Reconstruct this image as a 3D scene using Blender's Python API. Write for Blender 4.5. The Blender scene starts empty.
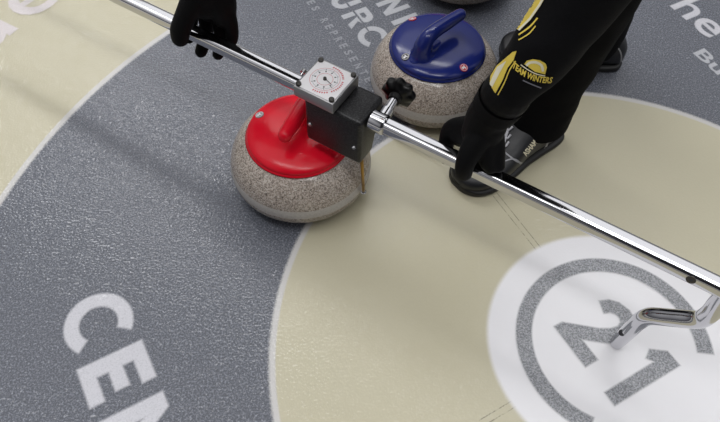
import bpy, bmesh, math, random
from mathutils import Vector, Matrix, noise
from mathutils.bvhtree import BVHTree
random.seed(7)
PI = math.pi
SC = bpy.context.scene
COL = SC.collection
V = Vector

# ------------------------------------------------------------------ camera
F_PX, PITCH, ROLL, CAM_H = 689.41, 0.981436, 0.01896, 1.15275
HOUSE = V((0.45896, 0.49588, 0.0))
cp, sp, cr, sr = math.cos(PITCH), math.sin(PITCH), math.cos(ROLL), math.sin(ROLL)
_X0, _U0, FWD = V((1, 0, 0)), V((0, sp, cp)), V((0, cp, -sp))
CX, CU = _X0 * cr + _U0 * sr, _U0 * cr - _X0 * sr
CAM = V((0, 0, CAM_H))
cam_d = bpy.data.cameras.new('camera')
cam_d.sensor_width = 36.0
cam_d.lens = F_PX / 720 * 36.0
cam_d.clip_start = 0.02
cam_o = bpy.data.objects.new('camera', cam_d)
COL.objects.link(cam_o)
m = Matrix((CX, CU, -FWD)).transposed().to_4x4()
m.translation = CAM
cam_o.matrix_world = m
SC.camera = cam_o

def ray(u, v):
    return (FWD + CX * ((u - 360) / F_PX) - CU * ((v - 211) / F_PX)).normalized()

# measuring-stick frame: r runs along the bar outward from the red stone, n across it, z up
RED = V((-0.12, 0.852, 0.0))
BLUE = V((0.157, 1.099, 0.0))
ANG = math.radians(-31.4)
D3 = V((math.cos(ANG), math.sin(ANG), 0))
N3 = V((-D3.y, D3.x, 0))
def E(r, n, z):
    return V((RED.x, RED.y, 0)) + D3 * r + N3 * n + V((0, 0, z))

# ------------------------------------------------------------------ helpers
WORLD = {}
def setp(o, label=None, cat=None, group=None, kind=None):
    for k, val in (('label', label), ('category', cat), ('group', group), ('kind', kind)):
        if val:
            o[k] = val
    return o

def thing(name, loc, label, cat, group=None):
    o = bpy.data.objects.new(name, None)
    o.empty_display_size = 0.05
    COL.objects.link(o)
    o.location = loc
    WORLD[o.name] = V(loc)
    return setp(o, label, cat, group)

def obj(name, src, mat, parent=None, smooth=True, origin=None, auto=None):
    """link a bmesh or mesh (verts in world space) as ONE object, under parent if given"""
    if isinstance(src, bmesh.types.BMesh):
        me = bpy.data.meshes.new(name)
        bmesh.ops.recalc_face_normals(src, faces=src.faces[:])
        src.to_mesh(me); src.free()
    else:
        me = src
    w = WORLD[parent.name] if parent is not None else V(origin if origin is not None else (0, 0, 0))
    me.transform(Matrix.Translation(-w))
    for p in me.polygons:
        p.use_smooth = smooth
    if auto is not None and smooth:
        try:
            me.set_sharp_from_angle(angle=math.radians(auto))
        except Exception:
            pass
    me.materials.clear()
    me.materials.append(mat)
    o = bpy.data.objects.new(name, me)
    COL.objects.link(o)
    if parent is not None:
        o.parent = parent
    else:
        o.location = w
    WORLD[o.name] = w
    return o

def lin(c):
    return tuple(((x / 255) / 12.92 if x / 255 <= .04045 else ((x / 255 + .055) / 1.055) ** 2.4) for x in c)

def spline(pts, k=6):
    """Catmull-Rom through tuples of any length"""
    out = []
    n = len(pts)
    for i in range(n - 1):
        p0, p1, p2, p3 = pts[max(i - 1, 0)], pts[i], pts[i + 1], pts[min(i + 2, n - 1)]
        for j in range(k):
            t = j / k
            out.append(tuple(.5 * ((2 * b) + (c - a) * t + (2 * a - 5 * b + 4 * c - d) * t * t + (-a + 3 * b - 3 * c + d) * t ** 3)
                             for a, b, c, d in zip(p0, p1, p2, p3)))
    out.append(tuple(pts[-1]))
    return out

def lathe(bm, prof, c, seg=96):
    rings = []
    for r, z in prof:
        if r < 1e-6:
            rings.append([bm.verts.new((c[0], c[1], c[2] + z))])
        else:
            rings.append([bm.verts.new((c[0] + r * math.cos(2 * PI * i / seg), c[1] + r * math.sin(2 * PI * i / seg), c[2] + z)) for i in range(seg)])
    for a, b in zip(rings, rings[1:]):
        for i in range(seg):
            j = (i + 1) % seg
            if len(a) == 1:
                bm.faces.new((a[0], b[i], b[j]))
            elif len(b) == 1:
                bm.faces.new((a[i], a[j], b[0]))
            else:
                bm.faces.new((a[i], a[j], b[j], b[i]))
    return bm

def frames(path):
    path = [V(p) for p in path]
    T = []
    for i in range(len(path)):
        a, b = path[max(i - 1, 0)], path[min(i + 1, len(path) - 1)]
        T.append((b - a).normalized())
    up = V((0, 0, 1)) if abs(T[0].z) < .9 else V((1, 0, 0))
    s = T[0].cross(up).normalized()
    out = []
    for i, t in enumerate(T):
        s = (s - t * s.dot(t)).normalized()
        out.append((path[i], t, s, t.cross(s)))
    return out

def tube(bm, path, rad, seg=16, cap=True, round_cap=False, squash=1.0):
    """tapered tube along a path of points; rad is a number or a list"""
    fr = frames(path)
    rad = [rad] * len(fr) if isinstance(rad, (int, float)) else list(rad)
    rows = [(p, s, b, r) for (p, t, s, b), r in zip(fr, rad)]
    if round_cap:
        p, t, s, b = fr[0]; r = rad[0]
        pre = [(p - t * r * math.sin(a), s, b, r * math.cos(a)) for a in (1.45, 1.1, .75, .4)]
        p, t, s, b = fr[-1]; r = rad[-1]
        post = [(p + t * r * math.sin(a), s, b, r * math.cos(a)) for a in (.4, .75, 1.1, 1.45)]
        rows = pre + rows + post
    rings = [[bm.verts.new(p + s * (r * math.cos(2 * PI * i / seg)) + b * (r * squash * math.sin(2 * PI * i / seg))) for i in range(seg)] for p, s, b, r in rows]
    for a, b in zip(rings, rings[1:]):
        for i in range(seg):
            j = (i + 1) % seg
            bm.faces.new((a[i], a[j], b[j], b[i]))
    if cap:
        bm.faces.new(rings[0][::-1]); bm.faces.new(rings[-1])
    return bm

def limb(bm, pts, rads, k=5, seg=14, squash=1.0):
    """smooth tapered limb with round ends"""
    sp_ = spline([tuple(p) + (r,) for p, r in zip(pts, rads)], k)
    return tube(bm, [q[:3] for q in sp_], [max(q[3], .001) for q in sp_], seg, True, True, squash)

def ball(bm, c, r, sc=(1, 1, 1), rot=None):
    M = Matrix.Translation(V(c)) @ (rot.to_4x4() if rot else Matrix.Identity(4)) @ Matrix.Diagonal((*sc, 1))
    bmesh.ops.create_icosphere(bm, subdivisions=3, radius=r, matrix=M)
    return bm

def baked(bm, mods):
    """run modifiers on a bmesh once and return the finished mesh"""
    me = bpy.data.meshes.new('tmp')
    bmesh.ops.recalc_face_normals(bm, faces=bm.faces[:])
    bm.to_mesh(me); bm.free()
    o = bpy.data.objects.new('tmp', me)
    COL.objects.link(o)
    for kind, kw in mods:
        md = o.modifiers.new(kind, kind)
        for a, val in kw.items():
            setattr(md, a, val)
    dg = bpy.context.evaluated_depsgraph_get()
    dg.update()
    res = bpy.data.meshes.new_from_object(o.evaluated_get(dg))
    bpy.data.objects.remove(o)
    bpy.data.meshes.remove(me)
    return res

def fuse(bm, voxel, it=6, fac=.5):
    return baked(bm, [('REMESH', dict(mode='VOXEL', voxel_size=voxel, adaptivity=0.0)), ('SMOOTH', dict(iterations=it, factor=fac))])

def rbox(bm, lo, hi, bev, seg=3, to=None):
    """rounded box in the measuring-stick frame (or to=callable)"""
    to = to or E
    b2 = bmesh.new()
    bmesh.ops.create_cube(b2, size=1)
    for v in b2.verts:
        v.co = V([lo[i] + (v.co[i] + .5) * (hi[i] - lo[i]) for i in range(3)])
    if bev:
        bmesh.ops.bevel(b2, geom=b2.edges[:] , offset=bev, segments=seg, affect='EDGES', profile=.5)
    mp = {}
    for v in b2.verts:
        mp[v] = bm.verts.new(to(*v.co))
    for f in b2.faces:
        bm.faces.new([mp[v] for v in f.verts])
    b2.free()
    return bm

def cyl(bm, a, b, r0, r1=None, seg=24):
    return tube(bm, [V(a), V(b)], [r0, r0 if r1 is None else r1], seg)

def wrinkle(me, amp, sc, off=0, squeeze=None):
    """cloth folds: push vertices of a world-space mesh along their normals"""
    me.update()
    nr = [v.normal.copy() for v in me.vertices]
    for v, nn in zip(me.vertices, nr):
        p = V((v.co.x * sc, v.co.y * sc, v.co.z * sc * (squeeze or 1))) + V((off, off * 2, 0))
        v.co += nn * (amp * (noise.noise(p) + .5 * noise.noise(p * 2.1)))

# flat outlines --------------------------------------------------------
def outline(splines, offset=0.0, res=2):
    """filled 2D outlines (lists of xy; holes by nesting) -> mesh"""
    cu = bpy.data.curves.new('o', 'CURVE')
    cu.dimensions = '2D'; cu.fill_mode = 'BOTH'; cu.offset = offset
    for pts in splines:
        s = cu.splines.new('POLY')
        s.points.add(len(pts) - 1)
        for q, p in zip(s.points, pts):
            q.co = (p[0], p[1], 0, 1)
        s.use_cyclic_u = True
    return curve_mesh(cu)

def curve_mesh(cu):
    o = bpy.data.objects.new('o', cu)
    COL.objects.link(o)
    dg = bpy.context.evaluated_depsgraph_get(); dg.update()
    me = bpy.data.meshes.new_from_object(o.evaluated_get(dg))
    bpy.data.objects.remove(o); bpy.data.curves.remove(cu)
    return me

def text(s, bold=0.0, spacing=1.0, shear=0.0, res=4):
    cu = bpy.data.curves.new('t', 'FONT')
    cu.body = s; cu.size = 1.0; cu.offset = bold; cu.space_character = spacing; cu.shear = shear
    cu.resolution_u = res; cu.fill_mode = 'BOTH'
    return curve_mesh(cu)

def bounds(me):
    xs = [v.co.x for v in me.vertices]; ys = [v.co.y for v in me.vertices]
    return min(xs), max(xs), min(ys), max(ys)

def fit_text(s, w, hgt, bold=0.0, spacing=1.0, box=None, **kw):
    """vertices scaled so the word spans w x hgt, its lower left corner at 0,0"""
    me = text(s, bold, spacing, **kw)
    a, b, c, d = box or bounds(me)
    for v in me.vertices:
        v.co.x = (v.co.x - a) / (b - a) * w
        v.co.y = (v.co.y - c) / (d - c) * hgt
    return me, (a, b, c, d)

def add_mesh(bm, me, fn):
    vs = [bm.verts.new(fn(v.co)) for v in me.vertices]
    fs = []
    for p in me.polygons:
        try:
            fs.append(bm.faces.new([vs[i] for i in p.vertices]))
        except ValueError:
            pass
    bpy.data.meshes.remove(me)
    return fs

# ------------------------------------------------------------------ materials
class NT:
    def __init__(self, name):
        self.m = bpy.data.materials.new(name)
        self.m.use_nodes = True
        self.t = self.m.node_tree
        self.b = self.t.nodes['Principled BSDF']
    def n(self, typ, **kw):
        nd = self.t.nodes.new(typ)
        for k, v in kw.items():
            setattr(nd, k, v)
        return nd
    def l(self, a, b):
        self.t.links.new(a, b)
    def put(self, sock, val):
        if hasattr(val, 'is_output'):
            self.l(val, sock)
        else:
            sock.default_value = val
    def math(self, op, a, b=0.0, c=0.0, clamp=False):
        nd = self.n('ShaderNodeMath', operation=op, use_clamp=clamp)
        for i, x in enumerate((a, b, c)):
            self.put(nd.inputs[i], x)
        return nd.outputs[0]
    def step(self, x, lo, hi):
        nd = self.n('ShaderNodeMapRange', interpolation_type='SMOOTHSTEP')
        self.put(nd.inputs['Value'], x); self.put(nd.inputs['From Min'], lo); self.put(nd.inputs['From Max'], hi)
        return nd.outputs['Result']
    def mix(self, f, a, b):
        nd = self.n('ShaderNodeMix', data_type='RGBA')
        self.put(nd.inputs[0], f)
        for s, x in ((nd.inputs[6], a), (nd.inputs[7], b)):
            self.put(s, x if hasattr(x, 'is_output') else (*x[:3], 1))
        return nd.outputs[2]
    def noise(self, scale, detail=2.0, rough=.5, vec=None):
        nd = self.n('ShaderNodeTexNoise')
        nd.inputs['Scale'].default_value = scale
        nd.inputs['Detail'].default_value = detail
        nd.inputs['Roughness'].default_value = rough
        if vec is not None:
            self.l(vec, nd.inputs['Vector'])
        return nd.outputs['Fac']
    def coords(self):
        return self.n('ShaderNodeTexCoord').outputs['Object']
    def bump(self, hgt, strength, dist):
        nd = self.n('ShaderNodeBump')
        nd.inputs['Strength'].default_value = strength
        nd.inputs['Distance'].default_value = dist
        self.l(hgt, nd.inputs['Height'])
        self.l(nd.outputs['Normal'], self.b.inputs['Normal'])
    def set(self, **kw):
        names = dict(color='Base Color', rough='Roughness', metal='Metallic', spec='Specular IOR Level', coat='Coat Weight', coat_rough='Coat Roughness', alpha='Alpha', sheen='Sheen Weight', ior='IOR')
        for k, v in kw.items():
            s = self.b.inputs[names[k]]
            if k == 'color' and not hasattr(v, 'is_output'):
                v = (*v[:3], 1)
            self.put(s, v)
        return self

def plain(name, rgb, rough=.5, metal=0., var=.12, scale=60., spec=.5, bump=0., bscale=300., **kw):
    t = NT(name)
    c = lin(rgb)
    f = t.noise(scale, 3, .6, t.coords())
    t.set(color=t.mix(f, [x * (1 - var) for x in c], [min(x * (1 + var), 1) for x in c]), rough=rough, metal=metal, spec=spec, **kw)
    if bump:
        t.bump(t.noise(bscale, 2, .5, t.coords()), bump, .002)
    return t.m

def ice_bump(t, pos):
    """pebbled glossy skin: only the clear top layer carries the pebble relief"""
    a = t.noise(230, 0, .5, pos)
    b = t.noise(70, 1, .5, pos)
    nd = t.n('ShaderNodeBump')
    nd.inputs['Strength'].default_value = 1.0
    nd.inputs['Distance'].default_value = .0009
    t.l(t.math('ADD', a, t.math('MULTIPLY', b, .4)), nd.inputs['Height'])
    t.l(nd.outputs['Normal'], t.b.inputs['Coat Normal'])
    t.b.inputs['Coat Weight'].default_value = .8
    t.b.inputs['Coat Roughness'].default_value = .05
    t.b.inputs['Coat IOR'].default_value = 1.45

ICE_ROUGH = .5
WHITE_ICE = lin((229, 228, 231))
GREY_ICE = lin((98, 101, 110))
BEIGE_ICE = lin((193, 187, 162))

def grey_speckle(t, pos):
    f = t.noise(300, 2, .7, pos)
    g = t.noise(7, 3, .5, pos)
    s = t.step(f, .42, .70)
    c = t.mix(s, [x * .66 for x in GREY_ICE], [min(1, x * 1.75) for x in GREY_ICE])
    c = t.mix(t.math('MULTIPLY', t.step(t.noise(210, 1, .5, pos), .60, .74), .45), c, lin((178, 181, 190)))  # whitish flecks of the ice, strengthened as painted-in sparkle
    return t.mix(t.math('MULTIPLY', g, .28), c, [x * .78 for x in GREY_ICE])

def beige(t, pos):
    g = t.noise(14, 3, .5, pos)
    f = t.noise(230, 2, .6, pos)
    c = t.mix(t.math('MULTIPLY', f, .5), [x * .95 for x in BEIGE_ICE], [min(1, x * 1.1) for x in BEIGE_ICE])
    return t.mix(t.math('MULTIPLY', g, .3), c, [x * .88 for x in BEIGE_ICE])

def white_ice(t, pos):
    return t.mix(t.noise(14, 2, .5, pos), [x * .985 for x in WHITE_ICE], WHITE_ICE)

def mat_floor():
    t = NT('curling_ice')
    pos = t.coords()
    sep = t.n('ShaderNodeSeparateXYZ'); t.l(pos, sep.inputs[0])
    x, y = sep.outputs[0], sep.outputs[1]
    r0 = t.math('SQRT', t.math('ADD', t.math('MULTIPLY', x, x), t.math('MULTIPLY', y, y)))
    jit = t.math('MULTIPLY', t.math('SUBTRACT', t.noise(330, 1, .5, pos), .5), .007)
    rj = t.math('ADD', r0, jit)
    rs = t.math('ADD', r0, t.math('MULTIPLY', jit, .25))
    be, gr = beige(t, pos), grey_speckle(t, pos)
    wh = WHITE_ICE
    # thin double pencil lines through the house centre, inside the inner circle
    col = be
    for a in (119.6, 210.5):
        ca, sa = math.cos(math.radians(a)), math.sin(math.radians(a))
        dist = t.math('ABSOLUTE', t.math('SUBTRACT', t.math('MULTIPLY', x, sa), t.math('MULTIPLY', y, ca)))
        side = t.math('ADD', t.math('MULTIPLY', x, ca), t.math('MULTIPLY', y, sa))
        ln = t.math('ABSOLUTE', t.math('SUBTRACT', dist, .0056))
        k = t.math('SUBTRACT', 1.0, t.step(ln, .0004, .0014))
        k = t.math('MULTIPLY', k, t.step(side, .0, .01))
        k = t.math('MULTIPLY', k, t.step(t.noise(120, 2, .6, pos), .30, .62))
        col = t.mix(t.math('MULTIPLY', k, .75), col, lin((110, 106, 95)))
    col = t.mix(t.step(rs, .232, .220), col, wh)
    col = t.mix(t.step(rs, .6015, .6065), col, lin((198, 196, 194)))
    col = t.mix(t.step(rj, .6115, .6195), col, gr)
    col = t.mix(t.step(rj, 1.2085, 1.2165), col, lin((198, 196, 194)))
    col = t.mix(t.step(rs, 1.2235, 1.2275), col, be)
    col = t.mix(t.step(rs, 1.825, 1.829), col, wh)
    t.set(color=col, rough=ICE_ROUGH, spec=.15)
    ice_bump(t, pos)
    return t.m

def mat_mark(name, colfn, under):
    """paint in the ice with a feathered edge: mesh attribute 'fade' blends it into the ice colour around it"""
    t = NT(name)
    geo = t.n('ShaderNodeNewGeometry').outputs['Position']
    vm = t.n('ShaderNodeVectorMath', operation='SUBTRACT')
    t.l(geo, vm.inputs[0]); vm.inputs[1].default_value = tuple(HOUSE)
    pos = vm.outputs[0]
    at = t.n('ShaderNodeAttribute', attribute_name='fade')
    nz = t.noise(420, 1, .5, pos)
    k = t.math('MULTIPLY', at.outputs['Fac'], t.math('ADD', .6, t.math('MULTIPLY', nz, .8)), clamp=True)
    t.set(color=t.mix(k, under(t, pos), colfn(t, pos)), rough=ICE_ROUGH, spec=.15)
    ice_bump(t, pos)
    return t.m

def mat_granite(name, light, dark, tint=1.0):
    t = NT(name)
    pos = t.coords()
    vo = t.n('ShaderNodeTexVoronoi'); vo.inputs['Scale'].default_value = 560
    t.l(pos, vo.inputs['Vector'])
    sx = t.n('ShaderNodeSeparateColor'); t.l(vo.outputs['Color'], sx.inputs[0])
    rnd = sx.outputs[0]
    c = t.mix(t.step(rnd, .1, .9), lin(dark), lin(light))
    c = t.mix(t.step(rnd, .90, .93), c, lin((205, 198, 190)))
    c = t.mix(t.step(t.noise(260, 2, .6, pos), .58, .70), c, lin((92, 82, 75)))
    sep = t.n('ShaderNodeSeparateXYZ'); t.l(pos, sep.inputs[0])
    z = sep.outputs[2]
    # paler ground-off striking band round the widest part
    band = t.math('MULTIPLY', t.step(z, .055, .057), t.step(z, .077, .075))
    pale = t.mix(t.noise(300, 2, .6, pos), lin((172, 168, 164)), lin((212, 208, 204)))
    c = t.mix(t.math('MULTIPLY', t.step(z, .056, .050), .35), c, lin((92, 84, 78)))
    c = t.mix(t.math('MULTIPLY', band, .85), c, pale)
    t.set(color=c, rough=t.math('ADD', .16, t.math('MULTIPLY', band, .4)), spec=.5)
    return t.m

def mat_chrome(name, rgb=(208, 208, 212), rough=.05):
    t = NT(name)
    pos = t.coords()
    f = t.noise(30, 3, .6, pos)
    t.set(color=lin(rgb), metal=1.0, rough=t.math('ADD', rough, t.math('MULTIPLY', f, .05)))
    return t.m

M = {}
M['floor'] = mat_floor()
M['mark_white'] = mat_mark('white_ice_paint', lambda t, p: t.mix(t.noise(200, 2, .6, p), lin((192, 192, 198)), lin((206, 205, 211))), grey_speckle)
M['mark_faint'] = mat_mark('faint_ice_paint', lambda t, p: t.mix(t.noise(200, 2, .6, p), lin((134, 136, 143)), lin((156, 158, 165))), grey_speckle)
M['mark_pale'] = mat_mark('pale_ice_paint', lambda t, p: t.mix(t.noise(200, 2, .6, p), lin((168, 170, 176)), lin((192, 193, 198))), grey_speckle)
M['mark_pink'] = mat_mark('pinkish_ice_paint', lambda t, p: t.mix(t.noise(200, 2, .6, p), lin((205, 197, 198)), lin((214, 207, 208))), beige)
M['mark_grey'] = mat_mark('grey_ice_paint', lambda t, p: t.mix(t.step(t.noise(300, 2, .7, p), .35, .7), lin((104, 106, 111)), lin((160, 162, 167))), white_ice)
M['granite'] = mat_granite('brown_granite', (203, 191, 180), (140, 129, 120))
M['red'] = plain('red_plastic', (222, 18, 42), .2, var=.05, spec=.3)
M['blue'] = plain('blue_plastic', (30, 42, 114), .17, var=.06, spec=.45)
M['chrome'] = mat_chrome('chrome')
M['steel'] = mat_chrome('brushed_steel', (176, 176, 178), .25)
M['alu'] = plain('matte_aluminium', (166, 166, 168), .38, .85, var=.06, scale=300)
M['brass'] = plain('brass', (176, 140, 78), .3, 1.0, var=.1)
M['black_plastic'] = plain('black_plastic', (10, 10, 11), .3, spec=.3)
M['glove'] = plain('black_glove_leather', (6, 6, 8), .65, var=.3, bump=.25, bscale=500, spec=.16)
M['cloth'] = plain('black_tracksuit_cloth', (9, 9, 12), .8, var=.3, bump=.2, bscale=900, spec=.15)
M['cloth2'] = plain('black_trouser_cloth', (7, 7, 9), .85, var=.3, bump=.2, bscale=900, spec=.12)
M['skin'] = plain('skin', (205, 160, 135), .5, var=.08)
M['hair'] = plain('dark_hair', (40, 30, 24), .5, var=.3)
M['shoe'] = plain('black_shoe_leather', (24, 25, 29), .4, var=.2, bump=.1, bscale=400)
M['sole'] = plain('black_rubber', (16, 16, 17), .5, var=.2)
M['lace'] = plain('grey_lace', (185, 185, 190), .7, var=.2)
M['trim'] = plain('silver_piping', (150, 150, 154), .5, var=.1)
M['yellow'] = plain('yellow_print', (232, 206, 84), .65, var=.12, scale=40)
M['cream'] = plain('cream_print', (238, 232, 205), .65, var=.08)
M['grey_print'] = plain('grey_print', (120, 120, 130), .65)
M['white'] = plain('white_paper', (232, 230, 232), .5, var=.03)
M['sticker_red'] = plain('red_sticker', (200, 40, 62), .35)
M['sticker_grey'] = plain('grey_sticker', (160, 160, 162), .35, .3)
M['ink'] = plain('black_ink', (45, 45, 50), .5)
M['red_ink'] = plain('red_ink', (200, 90, 100), .5)
M['screw'] = plain('dark_screw', (78, 76, 74), .35, .8, var=.3)

def mat_box():
    t = NT('black_hammered_paint')
    pos = t.coords()
    f = t.noise(420, 3, .7, pos)
    t.set(color=t.mix(t.step(f, .42, .72), lin((24, 24, 26)), lin((62, 62, 64))), rough=.32, metal=.35, spec=.5)
    t.bump(f, .35, .0012)
    return t.m
M['box'] = mat_box()
M['box_side'] = M['box']

# ------------------------------------------------------------------ world and lights
w = bpy.data.worlds.new('arena'); SC.world = w; w.use_nodes = True
wt = w.node_tree
bg = wt.nodes['Background']
tc = wt.nodes.new('ShaderNodeTexCoord'); sx = wt.nodes.new('ShaderNodeSeparateXYZ')
wt.links.new(tc.outputs['Generated'], sx.inputs[0])
rp = wt.nodes.new('ShaderNodeValToRGB')
wt.links.new(sx.outputs[2], rp.inputs[0])
e = rp.color_ramp.elements
e[0].position = 0.0; e[0].color = (.10, .10, .11, 1)
e[1].position = 1.0; e[1].color = (.95, .95, .97, 1)
q = e.new(.18); q.color = (.34, .34, .36, 1)
q = e.new(.42); q.color = (.72, .72, .74, 1)
q = e.new(.62); q.color = (1.05, 1.05, 1.07, 1)
# dark zone added on the camera's side to give the chrome a dark reflection
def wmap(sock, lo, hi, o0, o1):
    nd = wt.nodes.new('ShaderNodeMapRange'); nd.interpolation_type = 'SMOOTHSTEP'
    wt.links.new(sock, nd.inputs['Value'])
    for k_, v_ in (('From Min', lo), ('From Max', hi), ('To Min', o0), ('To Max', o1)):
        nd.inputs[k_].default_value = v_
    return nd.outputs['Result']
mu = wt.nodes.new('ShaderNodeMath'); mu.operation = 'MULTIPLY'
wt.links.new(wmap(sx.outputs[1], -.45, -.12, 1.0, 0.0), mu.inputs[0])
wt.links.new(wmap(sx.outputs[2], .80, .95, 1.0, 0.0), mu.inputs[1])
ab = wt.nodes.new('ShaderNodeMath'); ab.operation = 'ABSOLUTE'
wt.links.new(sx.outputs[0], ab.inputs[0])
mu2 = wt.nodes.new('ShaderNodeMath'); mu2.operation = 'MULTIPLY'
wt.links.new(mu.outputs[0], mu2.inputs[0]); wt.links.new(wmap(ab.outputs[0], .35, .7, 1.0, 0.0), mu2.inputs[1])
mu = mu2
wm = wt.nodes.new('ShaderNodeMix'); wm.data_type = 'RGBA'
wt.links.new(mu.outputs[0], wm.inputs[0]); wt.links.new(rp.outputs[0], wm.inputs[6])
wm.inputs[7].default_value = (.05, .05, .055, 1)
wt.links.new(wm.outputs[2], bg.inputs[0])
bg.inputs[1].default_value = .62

def area(name, loc, target, sx_, sy_, power, rgb=(1, 1, 1)):
    L = bpy.data.lights.new(name, 'AREA')
    L.shape = 'RECTANGLE'; L.size = sx_; L.size_y = sy_; L.energy = power; L.color = rgb
    o = bpy.data.objects.new(name, L)
    COL.objects.link(o)
    d = (V(target) - V(loc)).normalized()
    x = V((D3.x, D3.y, 0)); x = (x - d * x.dot(d)).normalized()
    z = -d; y = z.cross(x)
    mm = Matrix((x, y, z)).transposed().to_4x4(); mm.translation = V(loc)
    o.matrix_world = mm
    return o
# long rows of arena lamps running along the bar's direction
area('arena_lamp_row', E(-2.4, 2.5, 5.2), E(-2.4, 0, 0), 9.0, .6, 150)
area('arena_ceiling_glow', E(0, 2.4, 6.5), E(0, 2.4, 0), 14.0, 10.5, 400)
area('arena_lamp', E(-4.75, 1.95, 5.0), E(-.5, 0, 0), 1.0, 1.0, 18)
area('arena_lamp', E(-.9, -1.3, 5.4), E(-.3, 0, 0), 2.2, .6, 45)
area('arena_lamp', E(1.6, -1.3, 5.4), E(.3, 0, 0), 2.2, .6, 40)

# ------------------------------------------------------------------ the ice
bm = bmesh.new()
bmesh.ops.create_grid(bm, x_segments=8, y_segments=8, size=6.0)
for v in bm.verts:
    v.co += HOUSE
floor = obj('floor', bm, M['floor'], None, smooth=False, origin=HOUSE)
floor['kind'] = 'structure'

def ground_mark(name, items, mat, dirdeg, origin, feather=.0022, z0=.0003, outer=1.0):
    """items: function(offset) -> mesh in text space (x = reading direction, y = up)"""
    rd = V((math.cos(math.radians(dirdeg)), math.sin(math.radians(dirdeg)), 0))
    ud = V((-rd.y, rd.x, 0))
    bm = bmesh.new()
    lay = bm.faces.layers.float.new('fade')
    total = (.08, .24, .46, .68, .87, .98)
    steps = [(outer - .4 * i, t_) for i, t_ in enumerate(total)]
    for i, (k, a) in enumerate(steps):
        me = items(k * feather)
        fs = add_mesh(bm, me, lambda c: V(origin) + rd * c.x + ud * c.y + V((0, 0, z0 + i * .00008)))
        for f in fs:
            f[lay] = a
    bm.normal_update()
    for f in bm.faces:
        if f.normal.z < 0:
            f.normal_flip()
    bm.normal_update()
    me = bpy.data.meshes.new(name)
    bm.to_mesh(me); bm.free()
    return obj(name, me, mat, floor, smooth=False)

def word(s, w_, h_, bold=0.0, spacing=1.0, **kw):
    base = text(s, bold, spacing, **kw)
    bx = bounds(base)
    bpy.data.meshes.remove(base)
    scale = h_ / (bx[3] - bx[2])
    def fn(off):
        me, _ = fit_text(s, w_, h_, bold + off / scale, spacing, box=bx, **kw)
        return me
    return fn

def letters(lst):
    """several words/letters at x,y offsets -> one mesh per call"""
    def fn(off):
        bm = bmesh.new()
        for f, x, y in lst:
            add_mesh(bm, f(off), lambda c: V((c.x + x, c.y + y, 0)))
        me = bpy.data.meshes.new('l'); bm.to_mesh(me); bm.free()
        return me
    return fn

def poly(*spl):
    return lambda off: outline(spl, off)

TD = -60.0
def arc(cx_, cy_, r, a0, a1, n=24):
    return [(cx_ + r * math.cos(math.radians(a0 + (a1 - a0) * i / n)), cy_ + r * math.sin(math.radians(a0 + (a1 - a0) * i / n))) for i in range(n + 1)]
# C E N on the lower left of the grey ring (block letters)
def c_shape(cx_, cy_, ro, ri, gap, sx_=1.0):
    pts = arc(cx_, cy_, ro, gap, 360 - gap, 40) + arc(cx_, cy_, ri, 360 - gap, gap, 40)
    return [(cx_ + (x - cx_) * sx_, y) for x, y in pts]
Hh, st = .118, .030
Cpoly = c_shape(-.066, .060, .0615, .0345, 51)
Epoly = [(0, 0), (.078, 0), (.078, .027), (.031, .027), (.031, .047), (.070, .047), (.070, .073), (.031, .073), (.031, .092), (.078, .092), (.078, Hh), (0, Hh)]
x = .107
Npoly = [(x, 0), (x + .030, 0), (x + .030, .070), (x + .072, 0), (x + .102, 0), (x + .102, Hh), (x + .072, Hh), (x + .072, .048), (x + .030, Hh), (x, Hh)]
ground_mark('lettering', poly(Cpoly, Epoly, Npoly), M['mark_white'], TD, (-.4866, .4275, 0), .0028)

# stencil lettering behind the bar
SL0, SL1 = .0330, .0380     # the stencil cut
def stencil_R(x):
    low1 = [(x, 0), (x + .016, 0), (x + .016, SL0), (x, SL0)]
    low2 = [(x + .0225, SL0), (x + .037, 0), (x + .055, 0), (x + .038, SL0 - .006), (x + .047, SL0)]
    up = [(x, SL1), (x + .049, SL1), (x + .053, .048), (x + .050, .061), (x + .041, .069), (x + .030, .071), (x, .071)]
    h_ = [(x + .016, SL1 + .006), (x + .031, SL1 + .006), (x + .036, .049), (x + .031, .056), (x + .016, .056)]
    return [low1, low2, up, h_]
UX = -.008
def uarc(ro, a0, a1, n=12):
    return [(-.036 + UX + ro * math.cos(math.radians(a0 + (a1 - a0) * i / n)), .025 + ro * math.sin(math.radians(a0 + (a1 - a0) * i / n))) for i in range(n + 1)]
Upolys = [[(-.061 + UX, SL0)] + uarc(.025, 180, 360) + [(-.011 + UX, SL0), (-.027 + UX, SL0)] + uarc(.009, 0, -180) + [(-.045 + UX, SL0)],
          [(-.061 + UX, SL1), (-.045 + UX, SL1), (-.045 + UX, .071), (-.061 + UX, .071)], [(-.027 + UX, SL1), (-.011 + UX, SL1), (-.011 + UX, .071), (-.027 + UX, .071)]]
ccx, ccy = .103, .0325
def half_c(a0, a1):
    return arc(ccx, ccy, .0365, a0, a1, 20) + arc(ccx, ccy, .0205, a1, a0, 20)
Cs = [half_c(44, 174), half_c(182, 316)]
Ny, Nx = .098, .0
def stN(x, y):
    return [(x, y), (x + .015, y), (x + .015, y + .042), (x + .038, y), (x + .053, y), (x + .053, y + .071), (x + .038, y + .071), (x + .038, y + .029), (x + .015, y + .071), (x, y + .071)]
Ipoly = [(.0775, Ny), (.0945, Ny), (.0945, Ny + .071), (.0775, Ny + .071)]
ground_mark('lettering', poly(*Upolys, *stencil_R(0), *Cs), M['mark_pale'], TD, (-.0567, 1.3518, 0), .0013)
ground_mark('lettering', poly(stN(.002, Ny), Ipoly), M['mark_pale'], TD, (-.0567, 1.3518, 0), .0013)
small = []
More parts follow.
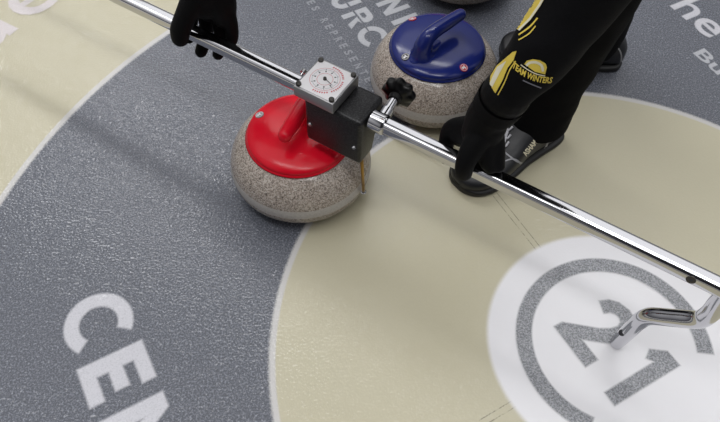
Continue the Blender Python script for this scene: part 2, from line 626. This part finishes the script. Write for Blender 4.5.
for i, ch in enumerate('ES REPRESENTE'):
    if ch != ' ':
        small.append((word(ch, .0135, .021, .03), i * .0252 - .006, 0))
ground_mark('lettering', letters(small), M['mark_faint'], TD - .8, (-.1425, 1.3945, 0), .0006)
# "he" and "Bu" upper right
ground_mark('lettering', letters([(word('he', .138, .090, .024, 1.0), 0, -.002)]), M['mark_white'], -61.0, (.772, 1.413, 0), .0016, outer=.3)
ground_mark('lettering', letters([(word('Bu', .082, .037, .020), -.004, 0)]), M['mark_pale'], -61.0, (.790, 1.239, 0), .0010)
# "ue" on the outer beige ring, feet towards the centre
def arc_letters(s, bold, rbase, a0, size):
    def fn(off):
        bm = bmesh.new()
        for ch, a in zip(s, a0):
            base = text(ch, bold); bx = bounds(base); bpy.data.meshes.remove(base)
            me = text(ch, bold + off / size)
            ca = math.radians(a)
            rd, ud = V((math.sin(ca), -math.cos(ca), 0)), V((math.cos(ca), math.sin(ca), 0))
            add_mesh(bm, me, lambda c: HOUSE + ud * (rbase + c.y * size) + rd * ((c.x - (bx[0] + bx[1]) / 2) * size * 1.12))
        me = bpy.data.meshes.new('l'); bm.to_mesh(me); bm.free()
        return me
    return fn
ground_mark('lettering', arc_letters('ue', .018, 1.517, (150.7, 145.3), .24), M['mark_pink'], 0, (0, 0, 0), .0020, outer=0.0)
# broken circle and "21" in the white button
T21 = -59.7
ring_pts = arc(0, 0, .175, 54, 306, 90) + arc(0, 0, .146, 306, 54, 90)
two = [(-.079, -.074), (.010, -.074), (.010, -.045), (-.033, -.045), (-.006, -.012), (.004, .008), (.007, .030), (.001, .050), (-.014, .064), (-.036, .069), (-.058, .063), (-.072, .050), (-.079, .032),
       (-.054, .022), (-.050, .034), (-.042, .040), (-.034, .041), (-.026, .037), (-.023, .028), (-.026, .014), (-.036, -.004), (-.079, -.055)]
one = [(.0605, -.075), (.088, -.075), (.089, .0745), (.058, .0745), (.0386, .048), (.049, .030), (.0605, .038)]
ground_mark('ring_marking', poly(ring_pts), M['mark_grey'], T21, HOUSE, .0022)
ground_mark('number_marking', poly(two, one), M['mark_grey'], T21, HOUSE, .0022)

# ------------------------------------------------------------------ curling stones
BODY = spline([(.0, .004), (.055, .004), (.062, .0), (.072, .003), (.105, .010), (.127, .024), (.1375, .040), (.140, .056), (.1388, .072), (.134, .091), (.1247, .1095), (.113, .1230), (.100, .1320), (.088, .1345), (.0, .1345)], 4)
BODY = [(max(a, 0), b) for a, b in BODY]
BODY[0] = (0, .004); BODY[-1] = (0, .1345)
CAP = spline([(.0, .1605), (.03, .160), (.06, .1578), (.080, .1538), (.0925, .1488), (.0985, .1437), (.0985, .1380), (.094, .1335), (.0, .1335)], 3)
CAP[0] = (0, .1605); CAP[-1] = (0, .1335)

def stone(c, ang, mat, label, group, stickers=(), yoff=0.0, end=.052):
    t = thing('curling_stone', c, label, 'curling stone', group)
    bm = bmesh.new(); lathe(bm, BODY, c, 128)
    obj('granite_body', bm, M['granite'], t)
    bm = bmesh.new(); lathe(bm, CAP, c, 96)
    cap = obj('handle_cap', bm, mat, t)
    ca, sa = math.cos(ang), math.sin(ang)
    def P(x, y, z):
        return V(c) + V((ca * x - sa * (y + yoff), sa * x + ca * (y + yoff), z))
    bm = bmesh.new()
    limb(bm, [P(-.052, 0, .138), P(-.055, 0, .162), P(-.053, 0, .180), P(-.042, 0, .193), P(-.022, 0, .1985), P(.012, 0, .199), P(end, 0, .199)],
         [.040, .0235, .0195, .0178, .0165, .0158, .0140], 5, 20, .92)
    limb(bm, [P(-.070, 0, .150), P(-.045, 0, .153), P(-.010, 0, .156)], [.018, .027, .012], 4, 18, .5)
    for v in bm.verts:
        v.co.z = max(v.co.z, .140)
    obj('grip', fuse(bm, .0022, 10), mat, t)
    for (sx_, sy_, kind) in stickers:
        rr = math.hypot(sx_, sy_)
        zz = .1375
        for (r1, z1), (r2, z2) in zip(CAP, CAP[1:]):
            if min(r1, r2) <= rr <= max(r1, r2) and z1 > .1436:
                zz = z1 + (z2 - z1) * (rr - r1) / (r2 - r1 + 1e-9); slope = (z2 - z1) / (r2 - r1 + 1e-9)
        nn = V((-slope * sx_ / rr, -slope * sy_ / rr, 1)).normalized()
        q0 = V(c) + V((sx_, sy_, zz)) + nn * .0004
        a = nn.cross(V((0, 1, 0))).normalized(); b = nn.cross(a)
        bm = bmesh.new()
        cyl(bm, q0 - nn * .001, q0 + nn * .0008, .0088, .0085, 32)
        s = obj('sticker', bm, M['sticker_red' if kind == 'red' else 'sticker_grey' if kind == 'grey' else 'ink'], cap, smooth=False)
        s['label'] = {'red': 'small round red sticker with white emblem', 'grey': 'small round silver emblem', 'black': 'small round black and silver emblem'}[kind]
        bm = bmesh.new()
        mk = M['white']
        ringm = outline([arc(0, 0, .0074, 0, 355, 40), arc(0, 0, .0064, 0, 355, 40)])
        add_mesh(bm, ringm, lambda co: q0 + a * -co.x + b * -co.y + nn * .0011)
        ins = outline([[(-.0045, -.003), (-.001, -.0045), (.001, -.001), (.0042, -.003), (.0046, .0005), (.0015, .0015), (.0005, .0048), (-.0022, .0042), (-.0012, .0012), (-.0048, .0006)]])
        add_mesh(bm, ins, lambda co: q0 + a * -co.x + b * -co.y + nn * .0011)
        obj('emblem', bm, mk, s, smooth=False)
    return t

ang_red = math.atan2(-N3.y, -N3.x) + .17
stone(RED, ang_red, M['red'], 'granite curling stone with a glossy red handle, under the measuring stick', 'curling stones', [(-.0761, .0339, 'grey')], .004, .056)
stone(BLUE, math.radians(42.6), M['blue'], 'granite curling stone with a glossy blue handle, beside the dark-shod foot', 'curling stones',
      [(-.0520, .0690, 'red'), (-.0695, -.0475, 'black'), (.0485, -.0735, 'red')], -.006, .050)
stone(V((.247, 1.500, 0)), math.radians(70), M['red'], 'shaded granite curling stone cut off by the top edge, behind the blue-handled stone', 'curling stones')

# ------------------------------------------------------------------ measuring stick
ms = thing('measuring_stick', E(.68, 0, 0), 'long chrome curling measuring stick with black gauge box, held over the red-handled stone', 'measuring stick')
BR = .0127
def bar_piece(r0, r1):
    bm = bmesh.new()
    return rbox(bm, (r0, -BR, .281 - BR), (r1, BR, .281 + BR), .0078, 9)
obj('bar', bar_piece(-.95, .10), M['chrome'], ms, auto=35)
barR = obj('bar', bar_piece(.165, .805), M['chrome'], ms, auto=35)
bm = bmesh.new()
cyl(bm, E(.705, -BR + .003, .2830), E(.705, -BR - .0008, .2835), .0078, .0070, 24)
o = obj('bolt', bm, M['screw'], barR, auto=35); o['label'] = 'dark brown round bolt head'
bm = bmesh.new()
cyl(bm, E(.705, -BR - .0005, .2835), E(.705, -BR - .0014, .2836), .0035, .003, 6)
obj('bolt_socket', bm, M['ink'], barR, smooth=False)
# gauge box
bm = bmesh.new()
rbox(bm, (.043, -.031, .186), (.158, .046, .2935), .008, 4, to=lambda r_, n_, z_: E(r_, -.031 + (n_ + .031) * (1 - .48 * (.2935 - z_) / .1075), z_))
house = obj('gauge_box', bm, M['box'], ms, auto=40)
for r_, z_ in ((.053, .230), (.1445, .227)):
    bm = bmesh.new()
    cyl(bm, E(r_, -.030, z_), E(r_, -.0328, z_), .0042, .0034, 20)
    cyl(bm, E(r_, -.0327, z_), E(r_, -.0331, z_), .0016, .0014, 6)
    o = obj('screw', bm, M['steel'], house, auto=35); o['label'] = 'small silver screw'
# dial plate on top
bm = bmesh.new()
rbox(bm, (.030, -.0385, .2965), (.1085, .0405, .320), .0018, 2)
plate = obj('dial_plate', bm, M['alu'], ms, auto=35)
bm = bmesh.new()
rbox(bm, (.0335, -.035, .3199), (.105, .037, .3206), 0, 1)
dial = obj('dial_face', bm, M['white'], plate, smooth=False)
DC = (.0665, .0015)
def dialmark(name, spl, mat, z=.3209):
    bm = bmesh.new()
    add_mesh(bm, outline(spl), lambda c: E(DC[0] + c.x, DC[1] + c.y, z))
    return obj(name, bm, mat, dial, smooth=False)
def ringspl(r, t_):
    return [arc(0, 0, r + t_ / 2, 0, 357, 60), arc(0, 0, r - t_ / 2, 0, 357, 60)]
dialmark('dial_ring', ringspl(.0255, .0006), M['red_ink'])
dialmark('dial_ring', ringspl(.0135, .0006), M['red_ink'])
dialmark('dial_ring', ringspl(.0215, .0004), M['grey_print'])
ticks = []
for i in range(10):
    a = math.radians(36 * i + 10)
    c0, s0 = math.cos(a), math.sin(a)
    for j in (0, 1):
        rr, ww, hh = ((.0178, .0011, .0016), (.0222, .0005, .0012))[j]
        cx0, cy0 = rr * c0, rr * s0
        ticks.append([(cx0 + ww * sx1 * -s0 + hh * sy1 * c0, cy0 + ww * sx1 * c0 + hh * sy1 * s0) for sx1, sy1 in ((-1, -1), (1, -1), (1, 1), (-1, 1))])
dialmark('dial_ticks', ticks, M['ink'])
dashes = []
for i in range(26):
    a = math.radians(-95 + 7.6 * i)
    if i in (7, 16):
        continue
    c0, s0 = math.cos(a), math.sin(a)
    rr, ww, hh = .0305, .0013, .0017
    dashes.append([(rr * c0 + ww * sx1 * -s0 + hh * sy1 * c0, rr * s0 + ww * sx1 * c0 + hh * sy1 * s0) for sx1, sy1 in ((-1, -1), (1, -1), (.4, 1), (-1, 1))])
dialmark('dial_lettering', dashes, M['red_ink'])
bm = bmesh.new()
tube(bm, [E(DC[0], DC[1], .3225), E(DC[0] + .019, DC[1] - .006, .3225)], [.0007, .0003], 8)
cyl(bm, E(DC[0], DC[1], .3205), E(DC[0], DC[1], .3245), .0032, .0026, 20)
obj('pointer', bm, M['screw'], plate, auto=35)
for r_, n_ in ((.0365, -.032), (.0365, .034), (.102, .034), (.102, -.032)):
    bm = bmesh.new()
    cyl(bm, E(r_, n_, .3195), E(r_, n_, .3245), .0048, .0046, 24)
    cyl(bm, E(r_, n_, .3245), E(r_, n_, .3253), .0046, .0036, 24)
    o = obj('screw', bm, M['screw'], plate, auto=35); o['label'] = 'dark screw head'
# small thumb screw behind the plate
bm = bmesh.new()
cyl(bm, E(.006, .0105, .283), E(.006, .022, .288), .0022)
cyl(bm, E(.006, .020, .2875), E(.006, .026, .289), .0048)
obj('thumb_screw', bm, M['steel'], ms, auto=35)
# collar, clamp stem and lobed knob
bm = bmesh.new()
tube(bm, [E(q_, 0, .281) for q_ in (.162, .1845, .187, .189)], [.0178, .0178, .0172, .0155], 36)
obj('collar', bm, M['chrome'], ms, auto=35)
k0, k1 = E(.176, .006, .284), E(.170, .066, .285)
kd = (k1 - k0).normalized()
bm = bmesh.new()
tube(bm, [k0, k0.lerp(k1, .35), k0.lerp(k1, .36), k1], [.0115, .0115, .0082, .0082], 20)
obj('clamp_stem', bm, M['chrome'], ms, auto=35)
bm = bmesh.new()
ka = kd.cross(V((0, 0, 1))).normalized(); kb = kd.cross(ka)
prof = [(-.011, .55), (-.009, .72), (-.005, .97), (.0, 1.0), (.005, 1.0), (.009, .93), (.011, .7)]
rows = []
for hgt, s_ in prof:
    row = []
    for i in range(84):
        a = 2 * PI * i / 84
        rr = (.0284 + .0022 * math.cos(8 * a)) * s_ if s_ > .6 else .016
        row.append(bm.verts.new(k1 + kd * (hgt + .006) + ka * rr * math.cos(a) + kb * rr * math.sin(a)))
    rows.append(row)
for a, b in zip(rows, rows[1:]):
    for i in range(84):
        j = (i + 1) % 84
        bm.faces.new((a[i], a[j], b[j], b[i]))
bm.faces.new(rows[0]); bm.faces.new(rows[-1])
cyl(bm, k1 - kd * .014, k1 - kd * .002, .0105, .013, 20)
obj('clamp_knob', bm, M['black_plastic'], ms, auto=50)
# brass feeler touching the stone
bm = bmesh.new()
tube(bm, [E(.1405, 0, .190), E(.1445, 0, .12), E(.1475, 0, .064)], .0032, 14)
pr = obj('probe', bm, M['brass'], ms)
bm = bmesh.new()
tp = E(.1475, 0, .060)
tube(bm, [tp + D3 * .0045 * math.cos(a) + N3 * .0045 * math.sin(a) for a in [2 * PI * i / 20 for i in range(21)]], .0016, 8)
ball(bm, tp, .0032)
obj('probe_tip', bm, M['steel'], pr)
# bent centre pin
gp = [E(.683, 0, .001), E(.6845, 0, .025), E(.687, 0, .063), E(.6895, 0, .102), E(.698, 0, .1305), E(.7275, 0, .158), E(.7545, 0, .184), E(.7600, 0, .213), E(.758, 0, .243), E(.757, 0, .275)]
gs = spline([tuple(p) for p in gp], 5)
bm = bmesh.new()
nr_ = len(gs)
rad = []
for i in range(nr_):
    f_ = i / (nr_ - 1)
    rad.append(.0122 + .0022 * min(1, f_ * 3))
tube(bm, gs, rad, 24, True)
pin = obj('centre_pin', bm, M['chrome'], ms, auto=45)
bm = bmesh.new()
hp = E(.6790, -.0085, .058)
hd = (CAM - hp).normalized()
hd = V((hd.x * .55 - .35, hd.y * .55, .35)).normalized()
cyl(bm, hp - hd * .004 + V((-.002, 0, 0)), hp + hd * .0012 + V((-.002, 0, 0)), .0062, .0056, 20)
o = obj('pin_hole', bm, M['ink'], pin, smooth=False); o['label'] = 'dark round hole in the pin'

# ------------------------------------------------------------------ the person leaning over the bar
FOOT_N = V((.373, .960, 0))
FOOT_F = V((.518, 1.215, 0))
pe = thing('person', (.46, 1.08, 0), 'person in black tracksuit with yellow stripe and gloves, stooping and holding the measuring stick', 'person')
K_N, K_F = V((.412, 1.0, .50)), V((.455, 1.15, .50))
H_N, H_F = V((.50, 1.26, .76)), V((.62, 1.40, .76))
PEL = (H_N + H_F) / 2
CHEST, NECK, HEAD = E(.25, .40, .90), E(.20, .24, .95), E(.15, .13, .97)
SH_L, SH_R = E(.45, .36, .84), E(.06, .30, .84)
EL_L, EL_R = E(.43, .145, .655), E(-.10, .17, .62)
WR_L, WR_R = E(.364, .030, .435), E(-.20, .050, .435)
def figure(bm, k):
    limb(bm, [PEL, (PEL + CHEST) / 2 + V((0, 0, .06)), CHEST, NECK], [.135 * k, .125 * k, .135 * k, .06 * k], 5, 20)
    limb(bm, [SH_L, CHEST + V((0, 0, .03)), SH_R], [.06 * k, .1 * k, .06 * k], 5, 18)
    for sh, el in ((SH_L, EL_L), (SH_R, EL_R)):
        limb(bm, [sh, (sh + el) / 2, el], [.062 * k, .056 * k, .052 * k], 4, 16)
    return bm
bm = bmesh.new()
figure(bm, .72)
for el, wr in ((EL_L, WR_L), (EL_R, WR_R)):
    limb(bm, [el, (el + wr) / 2, wr], [.036, .034, .026], 4, 14)
for hp_, kn, ft in ((H_N, K_N, FOOT_N), (H_F, K_F, FOOT_F)):
    limb(bm, [hp_, (hp_ + kn) / 2, kn, (kn + ft) / 2 + V((.01, .01, .04)), ft + V((0, 0, .09))], [.075, .066, .052, .046, .034], 4, 14)
limb(bm, [CHEST, NECK, HEAD], [.06, .05, .055], 4, 16)
ball(bm, HEAD, .095, (1, .85, 1.1))
fd = (HEAD - NECK).normalized(); fdn = V((-N3.x * .5, -N3.y * .5, -.85)).normalized()
ball(bm, HEAD + fdn * .10, .016); ball(bm, HEAD + D3 * .083, .018); ball(bm, HEAD - D3 * .083, .018)
obj('body', fuse(bm, .009, 6), M['skin'], pe)
bm = bmesh.new()
ball(bm, HEAD - fdn * .022 + fd * .012, .102, (1, .9, 1.05))
obj('hair', bm, M['hair'], pe)
# jacket: trunk and upper arms, with each forearm sleeve
bm = figure(bmesh.new(), 1.0)
jm = fuse(bm, .012, 6); wrinkle(jm, .006, 9)
jacket = obj('jacket', jm, M['cloth'], pe)

def cloth_tube(path, rads, seg=40, k=14, amp=.004, sc=22, off=0., tilt=None, squash=1.0, folds=None):
    sp_ = spline([tuple(p) + (r,) for p, r in zip(path, rads)], k)
    bm = bmesh.new()
    tube(bm, [q_[:3] for q_ in sp_], [q_[3] for q_ in sp_], seg, False, False, squash)
    bmesh.ops.recalc_face_normals(bm, faces=bm.faces[:])
    me = bpy.data.meshes.new('c'); bm.to_mesh(me); bm.free()
    wrinkle(me, amp, sc, off)
    return me
sleeve_axis = [E(.3600, .029, .422), E(.3820, .052, .483), E(.404, .096, .560), EL_L]
sleeve = obj('sleeve', cloth_tube(sleeve_axis, [.033, .0425, .050, .058], amp=.0035, sc=17, off=3), M['cloth'], jacket)
obj('sleeve', cloth_tube([WR_R + V((0, 0, -.02)), (WR_R + EL_R) / 2, EL_R], [.042, .050, .058], amp=.004, off=8), M['cloth'], jacket)
# trousers
bm = bmesh.new()
limb(bm, [H_N, H_F], [.125, .125], 4, 20)
limb(bm, [PEL, PEL + (CHEST - PEL) * .3 + V((0, 0, .03))], [.14, .135], 4, 20)
for hp_, kn in ((H_N, K_N), (H_F, K_F)):
    limb(bm, [hp_, (hp_ + kn) / 2, kn], [.108, .095, .084], 4, 18)
tm = fuse(bm, .012, 6); wrinkle(tm, .006, 9, 5)
trousers = obj('trousers', tm, M['cloth2'], pe)
legs = []
for kn, ft, off, dx in ((K_N, FOOT_N, 1, 0), (K_F, FOOT_F, 6, 0)):
    p0 = ft + V((-.010, .006, .074 if off == 1 else .045))
    if off == 1:
        pth = [p0, ft + V((-.008, .006, .12)), ft + V((.003, .010, .20)), ft + V((.020, .020, .36)), kn]
        rd_ = [.068, .066, .066, .076, .082]
    else:
        pth = [p0 + V((.01, 0, .01)), ft + V((.01, 0, .12)), (ft + kn) / 2 + V((0, 0, .02)), kn]
        rd_ = [.066, .066, .070, .078]
    legs.append(obj('trouser_leg', cloth_tube(pth, rd_, amp=.005, sc=14, off=off), M['cloth2'], trousers))

# shoes ---------------------------------------------------------------
def shoe(ft, ang, name='shoe', heel=-.075, length=.305, label=None):
    """ft = point under the ankle; the foot points along ang"""
    ca, sa = math.cos(ang), math.sin(ang)
    def P(l, w_, z):
        return V((ft.x, ft.y, 0)) + V((ca * l - sa * w_, sa * l + ca * w_, z))
    # l from heel, half width, top height, sideways shift
    st_ = [(0.0, .018, .058, 0), (.012, .032, .075, 0), (.04, .038, .098, 0), (.075, .039, .112, 0), (.105, .040, .112, 0), (.135, .042, .098, 0), (.17, .046, .078, .002), (.21, .050, .062, .003), (.25, .050, .050, .003), (.28, .043, .043, .001), (.298, .028, .036, -.001), (.305, .012, .028, -.002)]
    st_ = [(a * length / .305, b, c_, d_) for a, b, c_, d_ in st_]
    sp_ = spline(st_, 5)
    def build(z0, ztop, grow, flat):
        bm = bmesh.new(); rows = []
        for l, hw, ht, sh in sp_:
            hw += grow; row = []
            top = ztop if flat else ht
            for i in range(28):
                a = 2 * PI * i / 28
                c0, s0 = math.cos(a), math.sin(a)
                ex = .55 if not flat else .35
                y_ = hw * math.copysign(abs(c0) ** (ex if s0 < 0 else .75), c0)
                zc = (z0 + top) / 2
                z_ = zc + (top - z0) / 2 * math.copysign(abs(s0) ** (ex if s0 < 0 else .8), s0)
                row.append(bm.verts.new(P(heel + l, y_ + sh, z_)))
            rows.append(row)
        for a, b in zip(rows, rows[1:]):
            for i in range(28):
                j = (i + 1) % 28
                bm.faces.new((a[i], a[j], b[j], b[i]))
        bm.faces.new(rows[0][::-1]); bm.faces.new(rows[-1])
        return bm
    up = obj(name, build(.012, None, 0, False), M['shoe'], pe)
    if label:
        up['label'] = label
    obj('sole', build(.0005, .019, .0035, True), M['sole'], up)
    return up, P
angN = math.atan2(.835 - 1.015, .195 - .445)
shoeN, PN = shoe(FOOT_N, angN, heel=-.064, length=.281, label='near black shoe with grey laces and piping, toe under the bar')
shoeF, PF = shoe(FOOT_F, math.radians(176), heel=-.088, length=.283, label='far black shoe, mostly behind the near trouser leg')

# decals: thin printed shapes laid on a curved surface -------------------
def bvh_of(o):
    w_ = WORLD[o.name]
    me = o.data
    return BVHTree.FromPolygons([tuple(v.co + w_) for v in me.vertices], [tuple(p.vertices) for p in me.polygons])

def decal(name, meshes, target, mat, parent, off=.0009, cut=2.0):
    """meshes: flat meshes in view coordinates of the printed side; every vertex is dropped on the surface"""
    bv = bvh_of(target)
    bm = bmesh.new()
    for me in meshes:
        add_mesh(bm, me, lambda c: V((c.x, c.y, 0)))
    bmesh.ops.triangulate(bm, faces=bm.faces[:])
    for _ in range(4):
        long_ = [e_ for e_ in bm.edges if e_.calc_length() > cut]
        if not long_:
            break
        bmesh.ops.subdivide_edges(bm, edges=long_, cuts=1)
        bmesh.ops.triangulate(bm, faces=bm.faces[:])
    dead = []
    for v in bm.verts:
        d_ = ray(v.co.x, v.co.y)
        hit, nn, ix, ds = bv.ray_cast(CAM, d_)
        if hit is None:
            dead.append(v); continue
        if nn.dot(d_) > 0:
            nn = -nn
        v.co = hit + nn * off
    bmesh.ops.delete(bm, geom=dead, context='VERTS')
    if name == 'piping':                       # one unbroken cord: drop stray ends
        left, best = set(bm.verts), []
        while left:
            st_, isl = [left.pop()], []
            while st_:
                q_ = st_.pop(); isl.append(q_)
                for e_ in q_.link_edges:
                    o_ = e_.other_vert(q_)
                    if o_ in left:
                        left.discard(o_); st_.append(o_)
            if len(isl) > len(best):
                best = isl
        keep = set(best)
        bmesh.ops.delete(bm, geom=[v for v in bm.verts if v not in keep], context='VERTS')
    return obj(name, bm, mat, parent, smooth=False)

def px(*pts):
    return outline([list(pts)])

def stroke(pts, w_):
    sp_ = spline(pts, 6)
    L, R_ = [], []
    for i, p in enumerate(sp_):
        a, b = sp_[max(i - 1, 0)], sp_[min(i + 1, len(sp_) - 1)]
        dx, dy = b[0] - a[0], b[1] - a[1]
        q_ = math.hypot(dx, dy) or 1
        L.append((p[0] - dy / q_ * w_ / 2, p[1] + dx / q_ * w_ / 2)); R_.append((p[0] + dy / q_ * w_ / 2, p[1] - dx / q_ * w_ / 2))
    return outline([L + R_[::-1]])

def text_px(s, o_, xdir, ydir, bold=.02, bend=0.0, **kw):
    """text whose lower-left corner is o_, spanning xdir, caps spanning ydir"""
    me, _ = fit_text(s, 1, 1, bold, res=2, **kw)
    for v in me.vertices:
        X_, Y_ = v.co.x, v.co.y
        Y2 = Y_ + bend * (1 - (2 * X_ - 1) ** 2)
        v.co = V((o_[0] + xdir[0] * X_ + ydir[0] * Y2, o_[1] + xdir[1] * X_ + ydir[1] * Y2, 0))
    return me

# stripe down the sleeve
for pl_ in (((533, -8), (549, -8), (541, 6), (531, 20), (520, 31), (517, 29), (521, 15), (527, 2)),
            ((513, 52), (517, 51), (514, 60), (508, 68), (503, 80), (496, 93), (489, 92), (491, 76), (497, 66))):
    decal('stripe', [px(*pl_)], sleeve, M['yellow'], sleeve)
for pl_ in (((546, -8), (549, -8), (541, 6), (531, 20), (520, 31), (518.5, 30), (530, 18), (539, 5)),
            ((490, 84), (498, 67), (507, 61), (501, 72), (493, 87))):
    decal('stripe_edge', [px(*pl_)], sleeve, M['cream'], sleeve, .0013)
for pl_, w_ in (([(519, 35), (530, 27), (538, 18)], 1.6), ([(519, 40), (529, 34), (536, 26)], 1.2), ([(498, 95), (505, 82), (510, 70), (516, 61)], 1.1)):
    decal('stripe_line', [stroke(pl_, w_)], sleeve, M['yellow'], sleeve)
# emblem on the sleeve
emb = [[(524.5, 64), (527, 60.5), (533, 59), (540, 60), (545.5, 63), (547, 67), (545, 74), (541, 73), (535, 71.5), (530, 68), (527, 65.5)]]
decal('emblem', [outline(emb)], sleeve, M['yellow'], sleeve, .0009, 1.5)
decal('emblem_band', [stroke([(526.5, 65.5), (530, 62.5), (536, 62), (541.5, 65), (543, 71)], 2.6)], sleeve, M['cream'], sleeve, .0013, 1.5)
decal('emblem_lettering', [text_px('TEAM WINTERS', (512.5, 67.0), (38.5, 15.5), (2.0, -6.2), .03, -.75)], sleeve, M['yellow'], sleeve, .0013, 1.5)
decal('emblem_line', [stroke([(521, 64.5), (528, 69.5), (536, 73.5), (545, 75.5)], 1.0)], sleeve, M['cream'], sleeve, .0011, 1.5)
decal('emblem_small_line', [stroke([(523, 80), (532, 84), (541, 87.5)], 1.2)], sleeve, M['grey_print'], sleeve, .0011, 1.5)

# shoe trimmings
decal('piping', [stroke([(501, 149), (508, 155), (516, 161), (522, 163)], 1.6)], shoeN, M['trim'], shoeN)
decal('piping', [stroke([(522, 163), (530, 160), (538, 153), (544, 146), (547, 139)], 1.6)], shoeN, M['trim'], shoeN, .0048)
decal('piping', [stroke([(505, 161), (512, 159), (518, 161), (522, 167)], 1.4)], shoeN, M['trim'], shoeN)
decal('lettering', [text_px('ASHAM', (526, 156.5), (11.5, -14.0), (-4.4, -3.0), .04)], shoeN, M['cream'], shoeN, .0011)
decal('piping', [stroke([(612, 43), (618, 48), (621, 54), (621, 62)], 1.4)], shoeF, M['trim'], shoeF)
bm = bmesh.new()
bvN = bvh_of(shoeN)
def on_shoe(u, v, off=.002):
    d_ = ray(u, v)
    hit, nn, ix, ds = bvN.ray_cast(CAM, d_)
    if hit is None:
        return None
    if nn.dot(d_) > 0: nn = -nn
    return hit + nn * off
lace_px = [[(513, 118), (508, 128), (505, 138)], [(502, 128), (508, 131), (513, 127)], [(501, 136), (507, 139), (511, 135)], [(499, 145), (505, 147), (509, 142)], [(500, 132), (504, 140), (500, 148), (505, 154)], [(508, 132), (504, 145), (503, 152)], [(498, 138), (502, 143), (499, 151)], [(505, 120), (504, 128), (500, 136)]]
for ln in lace_px:
    sp_ = [on_shoe(a, b) for a, b in spline(ln, 4)]
    sp_ = [p for p in sp_ if p is not None]
    if len(sp_) > 2:
        tube(bm, sp_, .0022, 8)
if len(bm.verts):
    obj('laces', bm, M['lace'], shoeN)

# gloves --------------------------------------------------------------
def ep(l):
    return [E(*p) for p in l]
def glove(name, parts, voxel=.0024):
    bm = bmesh.new()
    for pts, rads in parts:
        limb(bm, ep(pts), rads, 5, 16)
    return obj(name, fuse(bm, voxel, 5), M['glove'], pe)
gl = glove('glove', [
    # gauntlet and back of the hand
    ([(.3640, .030, .433), (.3555, .030, .403), (.3450, .027, .372), (.3400, .020, .345)], [.037, .0345, .0325, .028]),
    ([(.3480, .026, .385), (.3420, .018, .350), (.3400, .016, .328)], [.031, .0275, .021]),
    ([(.356, .022, .365), (.354, .016, .345), (.354, .014, .330)], [.024, .022, .018]),
    # index over the front of the bar
    ([(.347, .004, .352), (.3440, -.016, .332), (.3441, -.0275, .313), (.3454, -.0280, .2965)], [.0205, .0175, .0152, .0140]),
    # thumb behind, its tip curling below
    ([(.340, .030, .345), (.314, .034, .326), (.291, .034, .306), (.287, .030, .280), (.297, .010, .259)], [.020, .0170, .0150, .0138, .0105]),
    ([(.334, .032, .335), (.318, .036, .308), (.308, .034, .296)], [.022, .0205, .0170]),
    ([(.332, .024, .330), (.318, .028, .312), (.306, .028, .302)], [.020, .0175, .0140]),
    # the other fingers bent on top of the bar
    ([(.354, .020, .345), (.362, .006, .330), (.370, -.001, .314), (.377, -.003, .3065)], [.018, .0160, .0142, .0120]),
    ([(.362, .026, .345), (.374, .016, .326), (.381, .010, .312), (.386, .006, .3050)], [.016, .0145, .0130, .0115]),
    ([(.350, .036, .345), (.346, .036, .315), (.346, .028, .285), (.348, .018, .262)], [.016, .0135, .0115, .0105]),
])
gl['label'] = 'black glove in front of the near shoe, one finger over the bar'
gr_ = glove('glove', [
    ([(-.200, .050, .455), (-.203, .046, .420), (-.206, .040, .385), (-.210, .034, .352)], [.043, .047, .050, .044]),
    ([(-.240, .034, .370), (-.240, .034, .340), (-.242, .034, .315)], [.025, .024, .018]),
    ([(-.182, .036, .375), (-.178, .038, .345), (-.176, .038, .315)], [.028, .028, .022]),
    ([(-.210, .030, .340), (-.208, .034, .318)], [.030, .022]),
    # thumb in front
    ([(-.205, .010, .368), (-.214, -.010, .342), (-.222, -.0285, .312), (-.226, -.0315, .292)], [.024, .0195, .0185, .0165]),
    # four fingers behind the bar, tips below it
    ([(-.246, .032, .345), (-.252, .034, .300), (-.256, .026, .264), (-.252, .010, .247)], [.0160, .0140, .0122, .0110]),
    ([(-.222, .034, .345), (-.222, .036, .295), (-.223, .027, .254), (-.223, .006, .231)], [.0165, .0145, .0132, .0120]),
    ([(-.196, .034, .345), (-.190, .036, .300), (-.186, .028, .260), (-.183, .010, .241)], [.0160, .0142, .0128, .0110]),
    ([(-.168, .036, .345), (-.162, .036, .305), (-.160, .032, .280), (-.160, .024, .266)], [.0165, .0135, .0120, .0100]),
])
gr_['label'] = 'black glove at the top edge, fingers curled under the bar'
# cuff strap of the near glove
bm = bmesh.new()
sa_ = [E(.3515, .029, .392), E(.3560, .030, .405), E(.3600, .030, .420)]
tube(bm, [tuple(p) for p in sa_], [.0350, .0365, .0375], 36, False)
obj('cuff_strap', bm, M['cloth'], gl)

# ------------------------------------------------------------------ picture look
SC.view_settings.view_transform = 'Standard'
SC.view_settings.look = 'None'
SC.view_settings.exposure = -0.33
